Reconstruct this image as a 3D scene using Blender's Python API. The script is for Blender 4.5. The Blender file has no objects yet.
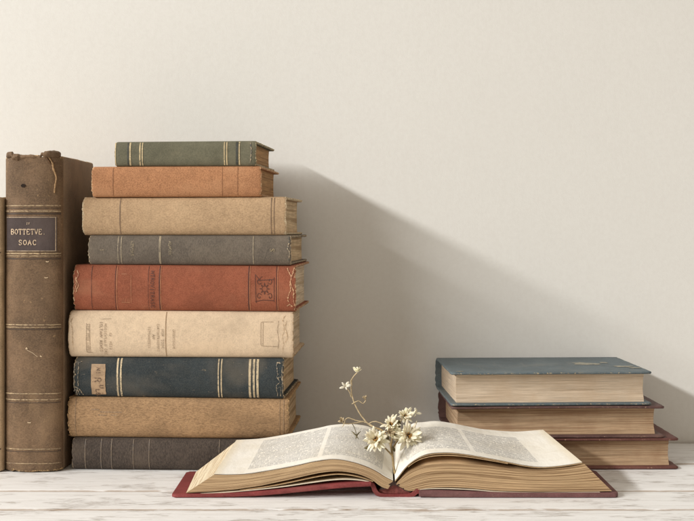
import bpy, math, random
from mathutils import Vector, Matrix, noise
random.seed(7)
S = bpy.context.scene
COL = S.collection
F = 1080.0; HZ = 228.0; EYE = 0.243; CX = 347.0

def W(px, py, d):
    return Vector(((px-CX)*d/F, d, EYE-(py-HZ)*d/F))

def nz(x, y, z, o=0.0):
    return noise.noise(Vector((x+o, y+o*1.7, z-o)))

# ---------------------------------------------------------------- materials
def new_mat(name):
    m = bpy.data.materials.new(name); m.use_nodes = True
    nt = m.node_tree; nt.nodes.clear()
    out = nt.nodes.new('ShaderNodeOutputMaterial')
    b = nt.nodes.new('ShaderNodeBsdfPrincipled')
    nt.links.new(b.outputs[0], out.inputs[0])
    return m, nt, b

class NT:
    def __init__(s, nt): s.nt = nt
    def n(s, t, **kw):
        x = s.nt.nodes.new(t)
        for k, v in kw.items(): setattr(x, k, v)
        return x
    def l(s, a, b): s.nt.links.new(a, b)
    def coord(s, scale=(1, 1, 1), kind='Object', off=(0, 0, 0)):
        tc = s.n('ShaderNodeTexCoord'); mp = s.n('ShaderNodeMapping')
        mp.inputs['Scale'].default_value = scale; mp.inputs['Location'].default_value = off
        s.l(tc.outputs[kind], mp.inputs[0]); return mp.outputs[0]
    def noise(s, vec, scale, detail=3, rough=0.55, dist=0.0):
        x = s.n('ShaderNodeTexNoise'); x.inputs['Scale'].default_value = scale
        x.inputs['Detail'].default_value = detail; x.inputs['Roughness'].default_value = rough
        x.inputs['Distortion'].default_value = dist
        s.l(vec, x.inputs['Vector']); return x.outputs['Fac']
    def math(s, op, a, b=None, c=None, clamp=False):
        x = s.n('ShaderNodeMath', operation=op); x.use_clamp = clamp
        for i, v in enumerate((a, b, c)):
            if v is None: continue
            if isinstance(v, (int, float)): x.inputs[i].default_value = v
            else: s.l(v, x.inputs[i])
        return x.outputs[0]
    def ramp(s, fac, lo, hi, a=0.0, b=1.0):
        x = s.n('ShaderNodeMapRange', interpolation_type='SMOOTHSTEP')
        x.inputs[1].default_value = lo; x.inputs[2].default_value = hi
        x.inputs[3].default_value = a; x.inputs[4].default_value = b
        s.l(fac, x.inputs[0]); return x.outputs[0]
    def mix(s, fac, a, b):
        x = s.n('ShaderNodeMix', data_type='RGBA')
        if isinstance(fac, (int, float)): x.inputs[0].default_value = fac
        else: s.l(fac, x.inputs[0])
        for i, v in ((6, a), (7, b)):
            if isinstance(v, (tuple, list)): x.inputs[i].default_value = (*v[:3], 1)
            else: s.l(v, x.inputs[i])
        return x.outputs[2]
    def attr(s, name):
        x = s.n('ShaderNodeAttribute'); x.attribute_name = name; return x.outputs['Fac']
    def bump(s, h, b, strength=0.3, dist=0.0005):
        x = s.n('ShaderNodeBump'); x.inputs['Strength'].default_value = strength
        x.inputs['Distance'].default_value = dist
        s.l(h, x.inputs['Height']); s.l(x.outputs[0], b.inputs['Normal'])

def mul(c, k): return tuple(min(1, v*k) for v in c)

def cloth(name, col, wear=(0.55, 0.40, 0.24), ww=0.004, mott=0.30, fine=0.35, rough=0.8, seed=0.0, spots=0.0, bump=0.35, fibre=(1, 1, 1), thr=0.70):
    """woven or leather covering: mottled, rubbed to the board along its edges ('edge' = distance to an edge)"""
    m, nt, b = new_mat(name); N = NT(nt)
    v = N.coord(off=(seed, seed*2, seed*3)); vf = N.coord(scale=fibre, off=(seed, seed, seed))
    big = N.noise(v, 28, 4, 0.6); mid = N.noise(v, 160, 5, 0.65, 0.4); fin = N.noise(vf, 1000, 4, 0.78)
    c = N.mix(N.ramp(big, 0.32, 0.68), mul(col, 1-mott), mul(col, 1+mott*0.55))
    c = N.mix(N.ramp(mid, 0.35, 0.75, 0, 0.45), c, mul(col, 0.62))
    c = N.mix(N.ramp(fin, 0.42, 0.66, 0, fine), c, N.mix(0.15, mul(col, 1.5), wear))
    c = N.mix(N.ramp(fin, 0.50, 0.36, 0, fine*1.3), c, mul(col, 0.55))
    fade = N.noise(N.coord(scale=(1, 1, 1.6), off=(seed*3, seed, 0)), 13, 3, 0.55, 0.5)
    c = N.mix(N.ramp(fade, 0.50, 0.72, 0, 0.38), c, N.mix(0.30, mul(col, 1.25), wear))
    c = N.mix(N.ramp(fade, 0.46, 0.30, 0, 0.45), c, mul(col, 0.60))
    if spots:
        sp = N.noise(v, 210, 2, 0.5, 1.0)
        c = N.mix(N.ramp(sp, 0.70, 0.76, 0, spots), c, wear)
    # long rubbed streaks
    st = N.noise(N.coord(scale=(6, 1, 60), off=(seed, 0, 0)), 12, 4, 0.7)
    c = N.mix(N.ramp(st, 0.60, 0.80, 0, 0.25), c, N.mix(0.5, wear, mul(col, 1.3)))
    e = N.attr('edge')
    wn = N.noise(v, 330, 4, 0.7, 0.8)
    m1 = N.math('SUBTRACT', wn, N.math('MULTIPLY', N.math('DIVIDE', e, ww), 0.42))
    mask = N.ramp(m1, thr-0.32, thr-0.18)
    wc = N.mix(N.ramp(N.noise(v, 700, 3, 0.7), 0.35, 0.65), mul(wear, 0.55), mul(wear, 1.25))
    c = N.mix(mask, c, wc)
    # faint grime close to the edges (settled dirt)
    N.l(c, b.inputs['Base Color'])
    b.inputs['Roughness'].default_value = rough
    b.inputs['Specular IOR Level'].default_value = 0.25
    h = N.math('ADD', N.math('MULTIPLY', fin, 0.8), N.math('ADD', N.math('MULTIPLY', mid, 0.8), N.math('MULTIPLY', mask, -0.8)))
    N.bump(h, b, bump, 0.0006)
    return m

def paper_edge(name, col, dark, axis=2, freq=900, seed=0.0, amt=0.75):
    """cut edges of stacked leaves: fine irregular lines across one axis"""
    m, nt, b = new_mat(name); N = NT(nt)
    sc = [25, 25, 25]; sc[axis] = freq
    v = N.coord(scale=tuple(sc), off=(seed, seed, seed))
    sc2 = [6, 6, 6]; sc2[axis] = freq*0.4
    v2 = N.coord(scale=tuple(sc2), off=(seed, seed, seed))
    a = N.noise(v, 1.0, 3, 0.7); c2 = N.noise(v2, 1.0, 2, 0.6)
    p = N.noise(N.coord(off=(seed, 0, 0)), 45, 4, 0.6)
    c = N.mix(N.ramp(a, 0.35, 0.65), mul(col, 1.12), mul(col, 0.74))
    c = N.mix(N.ramp(c2, 0.50, 0.66, 0, amt), c, dark)
    c = N.mix(N.ramp(p, 0.35, 0.75, 0, 0.4), c, mul(dark, 1.25))
    N.l(c, b.inputs['Base Color']); b.inputs['Roughness'].default_value = 0.85
    b.inputs['Specular IOR Level'].default_value = 0.15
    N.bump(N.math('ADD', a, N.math('MULTIPLY', c2, 1.5)), b, 0.55, 0.0006)
    return m

def uv_edge(name, col, dark, n=34.0, seed=0.0, amt=0.85):
    """same for the open book, the lines follow UV v (0 at the bottom leaf, 1 at the top leaf)"""
    m, nt, b = new_mat(name); N = NT(nt)
    v = N.coord(scale=(2.5, n*2.4, 1), kind='UV', off=(seed, seed, 0))
    v2 = N.coord(scale=(1.0, n*0.42, 1), kind='UV', off=(seed, seed, 0))
    a = N.noise(v, 1.0, 2, 0.6); c2 = N.noise(v2, 1.0, 3, 0.7)
    p = N.noise(N.coord(scale=(8, 1.5, 1), kind='UV'), 1.0, 4, 0.6)
    c = N.mix(N.ramp(a, 0.35, 0.65), mul(col, 1.15), mul(col, 0.72))
    c = N.mix(N.ramp(c2, 0.47, 0.57, 0, amt), c, dark)
    c = N.mix(N.ramp(p, 0.4, 0.75, 0, 0.5), c, mul(col, 0.7))
    N.l(c, b.inputs['Base Color']); b.inputs['Roughness'].default_value = 0.8
    b.inputs['Specular IOR Level'].default_value = 0.15
    N.bump(N.math('ADD', a, N.math('MULTIPLY', c2, 2.0)), b, 0.6, 0.0007)
    return m

def foil(name, col, under, keep=0.5, metal=0.25, seed=0.0):
    m, nt, b = new_mat(name); N = NT(nt)
    v = N.coord(off=(seed, seed, seed))
    a = N.noise(v, 420, 5, 0.7)
    msk = N.ramp(a, keep-0.12, keep+0.06)
    c = N.mix(msk, under, N.mix(N.ramp(N.noise(v, 90, 3), 0.3, 0.7), mul(col, 0.75), mul(col, 1.15)))
    N.l(c, b.inputs['Base Color']); b.inputs['Roughness'].default_value = 0.55
    b.inputs['Metallic'].default_value = metal
    return m

def page_mat(name, outer, div, inner, v0, v1, seed=0.0, flip=False):
    """printed leaf; UV in page units: u from gutter to fore-edge, v from tail to head"""
    m, nt, b = new_mat(name); N = NT(nt)
    tc = N.n('ShaderNodeTexCoord'); sp = N.n('ShaderNodeSeparateXYZ'); N.l(tc.outputs['UV'], sp.inputs[0])
    u, v = sp.outputs[0], sp.outputs[1]
    g = lambda x, t: N.math('GREATER_THAN', x, t)
    lt = lambda x, t: N.math('LESS_THAN', x, t)
    M = lambda a, c: N.math('MULTIPLY', a, c)
    # ragged line ends
    row = N.math('FLOOR', M(v, 27.0))
    rn = N.n('ShaderNodeTexWhiteNoise', noise_dimensions='1D'); N.l(row, rn.inputs['W'])
    colA = M(g(u, inner), lt(u, div-0.012)); colB = M(g(u, div+0.012), lt(u, outer))
    box = M(N.math('ADD', colA, colB), M(g(v, v0), lt(v, v1)))
    rowf = N.math('FRACT', M(v, 27.0))
    ink = N.ramp(N.math('ABSOLUTE', N.math('SUBTRACT', rowf, 0.5)), 0.28, 0.40, 1, 0)
    cmb = N.n('ShaderNodeCombineXYZ'); N.l(M(u, 75.0), cmb.inputs[0]); N.l(M(row, 7.31), cmb.inputs[1]); cmb.inputs[2].default_value = seed
    wds = N.noise(cmb.outputs[0], 1.0, 3, 0.75)
    wm = N.ramp(wds, 0.36, 0.46)
    cmb2 = N.n('ShaderNodeCombineXYZ'); N.l(M(u, 330.0), cmb2.inputs[0]); N.l(M(row, 3.1), cmb2.inputs[1])
    lets = N.ramp(N.noise(cmb2.outputs[0], 1.0, 2, 0.6), 0.30, 0.62, 0.35, 1.0)
    patch = N.ramp(N.noise(N.coord(scale=(14, 9, 1), kind='UV', off=(seed, 0, 0)), 1.0, 3, 0.6), 0.25, 0.65, 0.8, 1.0)
    mask = M(M(box, ink), M(M(wm, lets), patch))
    stain = N.noise(N.coord(scale=(3, 3, 1), kind='UV', off=(seed, seed, 0)), 1.0, 5, 0.65)
    base = N.mix(N.ramp(stain, 0.35, 0.75), (0.84, 0.815, 0.75), (0.77, 0.725, 0.63))
    # browned rim of the leaf
    rim = N.ramp(u, 0.93, 1.0, 0, 0.6)
    base = N.mix(rim, base, (0.70, 0.60, 0.42))
    spk = N.ramp(N.noise(N.coord(scale=(60, 40, 1), kind='UV'), 1.0, 2, 0.5), 0.72, 0.8, 0, 0.35)
    base = N.mix(spk, base, (0.5, 0.38, 0.22))
    c = N.mix(M(mask, 0.62), base, (0.13, 0.14, 0.165))
    N.l(c, b.inputs['Base Color']); b.inputs['Roughness'].default_value = 0.75
    b.inputs['Specular IOR Level'].default_value = 0.2
    N.bump(N.noise(N.coord(scale=(16, 7, 1), kind='UV'), 1.0, 4, 0.6), b, 0.5, 0.0015)
    return m

def plain(name, col, rough=0.8, var=0.2, scale=300, seed=0.0, spec=0.2, trans=0.0):
    m, nt, b = new_mat(name); N = NT(nt)
    a = N.noise(N.coord(off=(seed, seed, seed)), scale, 4, 0.6)
    N.l(N.mix(N.ramp(a, 0.3, 0.7), mul(col, 1-var), mul(col, 1+var)), b.inputs['Base Color'])
    b.inputs['Roughness'].default_value = rough; b.inputs['Specular IOR Level'].default_value = spec
    if trans:
        b.inputs['Subsurface Weight'].default_value = trans
        b.inputs['Subsurface Radius'].default_value = (0.003, 0.002, 0.001)
        b.inputs['Subsurface Scale'].default_value = 1.0
    return m

# ---------------------------------------------------------------- mesh helpers
def mesh(name, verts, faces, mat, parent=None, smooth=True, edge=None, uvs=None, sharp=None):
    me = bpy.data.meshes.new(name); me.from_pydata([tuple(v) for v in verts], [], faces)
    me.materials.append(mat)
    if smooth:
        for p in me.polygons: p.use_smooth = True
        me.set_sharp_from_angle(angle=math.radians(sharp or 45))
    if edge is not None:
        a = me.attributes.new('edge', 'FLOAT', 'POINT')
        for i, e in enumerate(edge): a.data[i].value = e
    if uvs is not None:
        uv = me.uv_layers.new(name='UVMap')
        for lp in me.loops: uv.data[lp.index].uv = uvs[lp.vertex_index]
    me.update()
    o = bpy.data.objects.new(name, me); COL.objects.link(o)
    if parent: o.parent = parent
    return o

def thing(name, label, cat, loc=(0, 0, 0), rot=(0, 0, 0), group=None):
    o = bpy.data.objects.new(name, None); COL.objects.link(o)
    o.empty_display_size = 0.02
    o.location = loc; o.rotation_euler = rot
    o['label'] = label; o['category'] = cat
    if group: o['group'] = group
    return o

def tube(pts, rad, n=8, cap=True):
    """returns verts, faces of a tube through pts; rad a number or list"""
    V = []; Fc = []
    pts = [Vector(p) for p in pts]
    up = Vector((0.13, 0.31, 0.94)); prev = None
    for i, p in enumerate(pts):
        t = (pts[min(i+1, len(pts)-1)] - pts[max(i-1, 0)]).normalized()
        a = t.cross(up if prev is None else prev)
        if a.length < 1e-5: a = t.cross(Vector((1, 0, 0)))
        a.normalize(); bb = t.cross(a).normalized(); prev = a.cross(t) * -1 if False else up
        r = rad[i] if isinstance(rad, (list, tuple)) else rad
        for k in range(n):
            an = 2*math.pi*k/n
            V.append(p + a*math.cos(an)*r + bb*math.sin(an)*r)
    for i in range(len(pts)-1):
        for k in range(n):
            Fc.append((i*n+k, i*n+(k+1) % n, (i+1)*n+(k+1) % n, (i+1)*n+k))
    if cap:
        Fc.append(tuple(range(n))[::-1]); Fc.append(tuple(range((len(pts)-1)*n, len(pts)*n)))
    return V, Fc

def spline(pts, n):
    """catmull-rom through points (tuples or Vectors of any dim), n samples evenly along length"""
    P = [Vector(p) for p in pts]; out = []
    Q = [P[0]*2-P[1]] + P + [P[-1]*2-P[-2]]
    for i in range(1, len(Q)-2):
        for k in range(12):
            t = k/12.0
            a, b, c, d = Q[i-1], Q[i], Q[i+1], Q[i+2]
            out.append(0.5*((2*b) + (c-a)*t + (2*a-5*b+4*c-d)*t*t + (3*b-a-3*c+d)*t**3))
    out.append(P[-1])
    L = [0.0]
    for i in range(1, len(out)): L.append(L[-1] + (out[i]-out[i-1]).length)
    res = []; j = 0
    for k in range(n):
        s = L[-1]*k/(n-1)
        while j < len(L)-2 and L[j+1] < s: j += 1
        f = (s-L[j])/max(1e-9, L[j+1]-L[j]); res.append(out[j].lerp(out[j+1], min(1, f)))
    return res

def slab(name, x0, x1, y0, y1, z0, z1, mat, parent, nx=60, ny=24, seed=0.0, cr=0.004, rough=0.0003, freey0=False, warp=0.0):
    """thin board with rounded rim, nibbled corners; edge attribute = distance to the rim (not to the hinge side)"""
    V = []; E = []; Fc = []
    zr = (z1-z0)/2; zc = (z0+z1)/2; R = min(zr*0.9, 0.0012)
    xs = [x0, x0+R*0.3, x0+R] + [x0+R+(x1-x0-2*R)*i/nx for i in range(1, nx)] + [x1-R, x1-R*0.3, x1]
    ins = [R, R*0.35, 0] + [0]*(nx-1) + [0, R*0.35, R]
    ins[2] = 0
    for xi, x in enumerate(xs):
        dx = min(x-x0, x1-x); c = 0.0
        if dx < cr: c = cr - math.sqrt(max(0, cr*cr-(cr-dx)**2))
        ya = y0 + (0 if freey0 else c*0); yb = y1 - c*0.8
        hz = zr - ins[xi]; loop = []
        for k in range(ny+1): loop.append((ya+R+(yb-ya-2*R)*k/ny, hz, 1))
        loop.append((yb-R*0.2, hz-R*0.5 if hz > R else hz*0.5, 1)); loop.append((yb, 0, 1))
        loop.append((yb-R*0.2, -(hz-R*0.5 if hz > R else hz*0.5), 1))
        for k in range(ny+1): loop.append((yb-R-(yb-ya-2*R)*k/ny, -hz, 1))
        loop.append((ya+R*0.2, -hz*0.5, 1)); loop.append((ya, 0, 1)); loop.append((ya+R*0.2, hz*0.5, 1))
        for (y, dz, _) in loop:
            n1 = nz(x*60, y*60, dz*60, seed)
            n2 = nz(x*350, y*350, dz*300, seed+3)
            d = min(x-x0, x1-x, y1-y)
            rim = max(0, 1-d/0.004)
            ox = (n2*rough*2.2*rim) * (1 if x > (x0+x1)/2 else -1)
            wz = warp*((x-x0)/(x1-x0)-0.5)**2*4*((y-y0)/(y1-y0))
            V.append((x+ox, y + n2*rough*2*max(0, 1-(y1-y)/0.004), zc+dz + n1*rough*0.3*rim + wz))
            E.append(max(0, d - (0.0008 if abs(dz) < hz*0.8 else 0)))
    L = len(loop)
    for i in range(len(xs)-1):
        for k in range(L):
            Fc.append((i*L+k, (i+1)*L+k, (i+1)*L+(k+1) % L, i*L+(k+1) % L))
    Fc.append(tuple(range(L))); Fc.append(tuple(range((len(xs)-1)*L, len(xs)*L))[::-1])
    return mesh(name, V, Fc, mat, parent, True, E, sharp=50)

class Book:
    """closed book lying flat, spine towards -Y. local x along the spine, y depth, z thickness; origin bottom centre of the spine"""
    def __init__(s, name, label, cat, loc, rot, L, T, D, spine_mat, board_mat, paper_mat, b=0.006, k=2.6, bt=0.0026, seed=0.0,
                 rag=0.0008, inset=0.0035, disp=0.00035, group=None, T2=None, fore=0.003, capL=0, capR=0, warp=0.0, jit=0.0, fedge=None):
        s.L, s.T, s.D, s.b, s.k, s.seed, s.disp = L, T, D, b, k, seed, disp
        s.Y0 = b + 0.0005
        s.root = thing(name, label, cat, loc, rot, group)
        s.rag, s.capL, s.capR = rag, capL, capR
        # spine
        nu, nv = int(L/0.0018), 30; th = 0.0016
        V = []; E = []; Fc = []
        for sh in (0, 1):
            for i in range(nu+1):
                for j in range(nv+1):
                    a = -math.pi/2 + math.pi*j/nv
                    sn, cs = math.sin(a), math.cos(a)
                    z = T/2*(1+math.copysign(abs(sn)**(2/k), sn)); cy = abs(cs)**(2/k)
                    r = s.ends(z); r = (r[0]+.0013*abs(2*z/T-1)**6, r[1]+.0013*abs(2*z/T-1)**6); xa, xb = -L/2+r[0], L/2-r[1]
                    x = xa+(xb-xa)*i/nu
                    y, zz = s.surf(x, z, cy)
                    de = min(x-xa, xb-x)
                    roll = max(0, 1-de/0.0016)
                    if sh == 0:
                        y += roll*roll*0.0006
                    else:
                        y += th*max(cy, 0.15); zz = T/2+(zz-T/2)*(1-th*1.6/T)
                    V.append((x, y, zz)); E.append(de if sh == 0 else 0.01)
        n1 = (nu+1)*(nv+1)
        ix = lambda sh, i, j: sh*n1+i*(nv+1)+j
        for i in range(nu):
            for j in range(nv):
                Fc.append((ix(0, i, j), ix(0, i+1, j), ix(0, i+1, j+1), ix(0, i, j+1)))
                Fc.append((ix(1, i, j), ix(1, i, j+1), ix(1, i+1, j+1), ix(1, i+1, j)))
        for j in range(nv):
            Fc.append((ix(0, 0, j), ix(0, 0, j+1), ix(1, 0, j+1), ix(1, 0, j)))
            Fc.append((ix(0, nu, j), ix(1, nu, j), ix(1, nu, j+1), ix(0, nu, j+1)))
        for i in range(nu):
            Fc.append((ix(0, i, 0), ix(1, i, 0), ix(1, i+1, 0), ix(0, i+1, 0)))
            Fc.append((ix(0, i, nv), ix(0, i+1, nv), ix(1, i+1, nv), ix(1, i, nv)))
        s.spine = mesh('spine', V, Fc, spine_mat, s.root, True, E, sharp=60)
        # boards
        yb = s.Y0 - 0.0002
        bx = L/2-.0009
        s.bot = slab('cover_board', -bx, bx, yb, D, 0.0001, bt, board_mat, s.root, seed=seed, freey0=True, rough=0.0004, warp=warp*0.3)
        s.top = slab('cover_board', -bx, bx, yb, D, T-bt, T-0.0001, board_mat, s.root, seed=seed+9, freey0=True, rough=0.0004, warp=warp)
        # text block with hollow fore-edge
        nx, nzz = 90, 16; V = []; Fc = []
        x0, x1 = -bx+inset, bx-inset
        z0, z1 = bt+0.00005, T-bt-0.00005
        ya = s.Y0-b*0.55; ye = D-(inset if fedge is None else fedge)
        loopn = None
        for i in range(nx+1):
            x = x0+(x1-x0)*i/nx; lp = []
            for j in range(nzz+1):
                f = j/nzz; z = z0+(z1-z0)*f
                j1 = nz(x*14, z*900, 1.0, seed)*0.0005*(1+jit) + nz(x*5, z*200, 4.0, seed)*0.0009*jit
                lp.append((ye - fore*(1-(2*f-1)**2) + j1, z))
            for j in range(9): lp.append((ye-(ye-ya)*(j+1)/10, z1))
            for j in range(nzz+1):
                f = 1-j/nzz; z = z0+(z1-z0)*f
                lp.append((ya - (b*0.35)*(1-(2*f-1)**2)+0.001, z))
            for j in range(9): lp.append((ya+(ye-ya)*(j+1)/10, z0))
            xx = x
            for (y, z) in lp: V.append((xx, y, z))
            loopn = len(lp)
        for i in range(nx):
            for k2 in range(loopn):
                Fc.append((i*loopn+k2, i*loopn+(k2+1) % loopn, (i+1)*loopn+(k2+1) % loopn, (i+1)*loopn+k2))
        Fc.append(tuple(range(loopn))[::-1]); Fc.append(tuple(range(nx*loopn, (nx+1)*loopn)))
        s.pages = mesh('page_block', V, Fc, paper_mat, s.root, True, sharp=40)
    def ends(s, z):
        f = z/s.T
        n = abs(nz(z*260, 0, 1.3, s.seed))+0.5*abs(nz(z*900, 0, 2.3, s.seed))
        n2 = abs(nz(z*260, 7, 1.3, s.seed))+0.5*abs(nz(z*900, 9, 2.3, s.seed))
        return (s.rag*n*2 + s.capL*(1-abs(2*f-1)**3)*0.6, s.rag*n2*2 + s.capR*(1-abs(2*f-1)**3)*0.6)
    def surf(s, x, z, cy=None):
        if cy is None:
            t = min(1, abs(2*z/s.T-1)); cy = (1-t**s.k)**(1/s.k)
        d = nz(x*35, z*50, 0.5, s.seed)*s.disp + nz(x*140, z*160, 3.5, s.seed)*s.disp*0.4
        return s.Y0 - s.b*cy + d*cy, z
    def P(s, x, z, off=0.0003):
        z = max(0.0012, min(s.T-0.0012, z))
        y, zz = s.surf(x, z)
        y2, _ = s.surf(x, min(s.T-0.0005, z+0.0006)); y1, _ = s.surf(x, max(0.0005, z-0.0006))
        dz = (min(s.T-0.0005, z+0.0006)-max(0.0005, z-0.0006)); g = (y2-y1)/dz
        n = Vector((0, -1, g)).normalized()
        return Vector((x, y, zz)) + n*off
    # ---- decoration that follows the rounded spine. all in metres; x from left end of the spine, z up
    def patch(s, name, x0, x1, z0, z1, mat, off=0.0003, wob=0.0001, label=None):
        s.begin(); s.rect(x0, x1, z0, z1, off, wob); o = s.end(name, mat)
        if label: o['label'] = label
        return o
    def begin(s): s._V = []; s._F = []
    def rect(s, x0, x1, z0, z1, off=0.0003, wob=0.0001):
        nx = max(1, int((x1-x0)/0.003)); nzv = max(2, int((z1-z0)/0.0012)); b0 = len(s._V)
        for i in range(nx+1):
            for j in range(nzv+1):
                z = z0+(z1-z0)*j/nzv
                w = nz(z*300, i, 0, s.seed+x0*50)*wob*(1 if i in (0, nx) else 0)
                s._V.append(s.P(-s.L/2+x0+(x1-x0)*i/nx+w, z, off))
        for i in range(nx):
            for j in range(nzv):
                a = b0+i*(nzv+1)+j; s._F.append((a, a+nzv+1, a+nzv+2, a+1))
    def line(s, pts, w, off=0.0003, rag=0.0):
        P = []
        for i in range(len(pts)-1):
            a = Vector(pts[i]); b = Vector(pts[i+1]); n = max(1, int((b-a).length/0.0012))
            for k in range(n): P.append(a.lerp(b, k/n))
        P.append(Vector(pts[-1])); b0 = len(s._V)
        for i, p in enumerate(P):
            t = (P[min(i+1, len(P)-1)]-P[max(0, i-1)])
            if t.length < 1e-9: t = Vector((1, 0))
            t.normalize(); nrm = Vector((-t.y, t.x))*w/2
            ra = 1+rag*nz(i*.9, w*9000, 1.0); rb = 1+rag*nz(i*.9, w*9000, 7.0)
            for q in (p+nrm*max(.1, ra), p-nrm*max(.1, rb)): s._V.append(s.P(-s.L/2+q.x, q.y, off))
        for i in range(len(P)-1):
            a = b0+2*i; s._F.append((a, a+1, a+3, a+2))
    def end(s, name, mat, parent=None):
        o = mesh(name, s._V, s._F, mat, parent or s.spine, True, [0.01]*len(s._V))
        return o
    def band(s, x0, x1, mat, name='gold_band', off=0.0003, wob=0.00015):
        return s.patch(name, x0, x1, 0.0011, s.T-0.0011, mat, off, wob)

# stroke letters on a 0..1 x 0..1 box
FONT = {
 'A': [[(0, 0), (.5, 1), (1, 0)], [(.2, .38), (.8, .38)], [(-.08, 0), (.15, 0)], [(.85, 0), (1.08, 0)]],
 'B': [[(.1, 0), (.1, 1), (.7, 1), (.85, .8), (.7, .53), (.1, .53)], [(.7, .53), (.95, .28), (.75, 0), (.1, 0)]],
 'C': [[(.95, .75), (.8, .98), (.4, 1), (.08, .7), (.08, .3), (.4, 0), (.8, .03), (.95, .22)]],
 'E': [[(.9, .8), (.9, 1), (.1, 1), (.1, 0), (.92, 0), (.92, .2)], [(.1, .52), (.65, .52)]],
 'G': [[(.95, .8), (.7, 1), (.3, 1), (.05, .7), (.05, .3), (.3, 0), (.85, 0), (.9, .42), (.6, .42)]],
 'I': [[(.5, 0), (.5, 1)], [(.3, 0), (.7, 0)], [(.3, 1), (.7, 1)]],
 'L': [[(.1, 1), (.1, 0), (.9, 0), (.9, .2)]],
 'N': [[(.05, 0), (.05, 1), (.95, 0), (.95, 1)]],
 'O': [[(.5, 1), (.15, .85), (0, .5), (.15, .15), (.5, 0), (.85, .15), (1, .5), (.85, .85), (.5, 1)]],
 'R': [[(.1, 0), (.1, 1), (.7, 1), (.9, .78), (.7, .5), (.1, .5)], [(.5, .5), (.95, 0)]],
 'S': [[(.9, .8), (.7, 1), (.3, 1), (.08, .78), (.3, .55), (.7, .45), (.92, .22), (.7, 0), (.3, 0), (.05, .2)]],
 'T': [[(.5, 0), (.5, 1)], [(.02, .8), (.02, 1), (.98, 1), (.98, .8)], [(.3, 0), (.7, 0)]],
 'V': [[(.0, 1), (.5, 0), (1, 1)], [(-.12, 1), (.15, 1)], [(.85, 1), (1.12, 1)]],
 'U': [[(.05, 1), (.05, .3), (.3, 0), (.7, 0), (.95, .3), (.95, 1)]],
 '.': [[(.3, 0), (.4, .08)]], ' ': [],
}
def write(bk, txt, x, z, h, ax, w=0.0004, adv=0.95, asp=0.7, off=0.0005):
    """ax: ((ux,uz),(vx,vz)) reading and up directions in (x, z) of the spine; starts at (x, z)"""
    (ux, uz), (vx, vz) = ax; cur = 0.0
    for ch in txt:
        for st in FONT.get(ch, []):
            pts = []
            for (a, c) in st:
                u = cur + a*h*asp; v = c*h
                pts.append((x+ux*u+vx*v, z+uz*u+vz*v))
            bk.line(pts, w, off)
        cur += h*adv*(0.5 if ch in '.' else 1)

UPRIGHT = ((0, -1), (1, 0))      # spine standing: right = -z, up = +x
DOWNW = ((0, -1), (1, 0))        # flat book, lettering runs down the spine's height

GOLD = foil('worn_gold', (0.78, 0.60, 0.33), (0.30, 0.22, 0.14), 0.42, 0.25)
CREAMF = foil('rubbed_cream_foil', (0.56, 0.45, 0.29), (0.15, 0.14, 0.11), 0.45, 0.05, 3)

# ---------------------------------------------------------------- left pile
YS = 1.078
def stackbook(i, name, label, px0, px1, py0, py1, D, rot, sm, bm, pm, **kw):
    k = YS/F
    L = (px1-px0)*k/math.cos(math.radians(rot)); xc = ((px0+px1)/2-CX)*k
    zb = EYE-(py1-HZ)*k; T = (py1-py0)*k
    kw.setdefault('inset', .0048); kw.setdefault('fedge', .0095)
    return Book(name, label, 'book', (xc, YS, zb), (0, 0, -math.radians(rot)), L, T, D, sm, bm, pm, seed=i*3.7, group='books piled flat with spines to the front', **kw)

table_z = 0.0
edges = [471.4, 439.2, 398.6, 358.2, 311.3, 265.0, 235.2, 196.8, 166.1, 141.0]   # heights read off the pile, bottom to top
paperA = paper_edge('page_edges_tan', (0.66, 0.50, 0.32), (0.30, 0.20, 0.11), 2, 900, 1)
paperB = paper_edge('page_edges_brown', (0.45, 0.27, 0.13), (0.20, 0.11, 0.05), 2, 900, 2)
paperC = paper_edge('page_edges_pale', (0.70, 0.58, 0.43), (0.40, 0.29, 0.18), 2, 1000, 3)

def m_for(nm, col, **kw): return cloth(nm, col, **kw)

# 9 bottom: dark grey brown
c = (0.062, 0.048, 0.040)
m9 = m_for('charcoal_brown_cloth', c, wear=(0.36, 0.27, 0.18), ww=0.0025, fine=0.5, seed=1, fibre=(1, 1, .4), bump=.6)
b9 = stackbook(9, 'old_book', 'charcoal brown book at the very bottom of the tall pile, under the tan one', 70, 287, edges[1], edges[0], .132, 2.0, m9, m9, paperA, b=.0075, k=2.2, rag=.0008)
g9 = foil('faded_line', (0.19, 0.14, 0.095), (0.12, 0.10, 0.088), 0.5, 0.0, 8)
for x in (.014, .030, .0405, .0625, .0785, .149, .165): b9.band(x-.0004, x+.0005, g9, 'faded_line')
# 8 coarse tan
c = (0.345, 0.215, 0.115)
m8 = m_for('coarse_tan_cloth', c, wear=(0.62, 0.40, 0.20), ww=0.006, fine=0.55, seed=2, fibre=(.35, 1, 1.2), bump=.8, mott=.2)
b8 = stackbook(8, 'old_book', 'coarse woven tan cloth book without bands, second from the bottom of the tall pile', 64, 290, edges[2], edges[1], .130, 3.0, m8, m8, paperA, b=.0080, k=2.3, rag=.0022, capL=.001)
gt = foil('blind_line_tan', (0.25, 0.16, 0.09), (0.36, 0.25, 0.15), 0.45, 0.0, 4)
b8.band(.0095, .0101, gt, 'hinge_line'); b8.band(.2155, .2161, gt, 'hinge_line'); b8.band(.2195, .2202, gt, 'hinge_line')
b8.begin()
for (xa, xb, z) in ((.035, .057, .0265), (.033, .041, .0235), (.046, .052, .0235), (.026, .034, .029)):
    b8.line([(xa, z), (xb, z-.0004)], .0009)
b8.end('scuff', foil('tan_scuff', (0.22, 0.14, 0.08), (0.38, 0.26, 0.15), 0.5, 0.0, 6))
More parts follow.
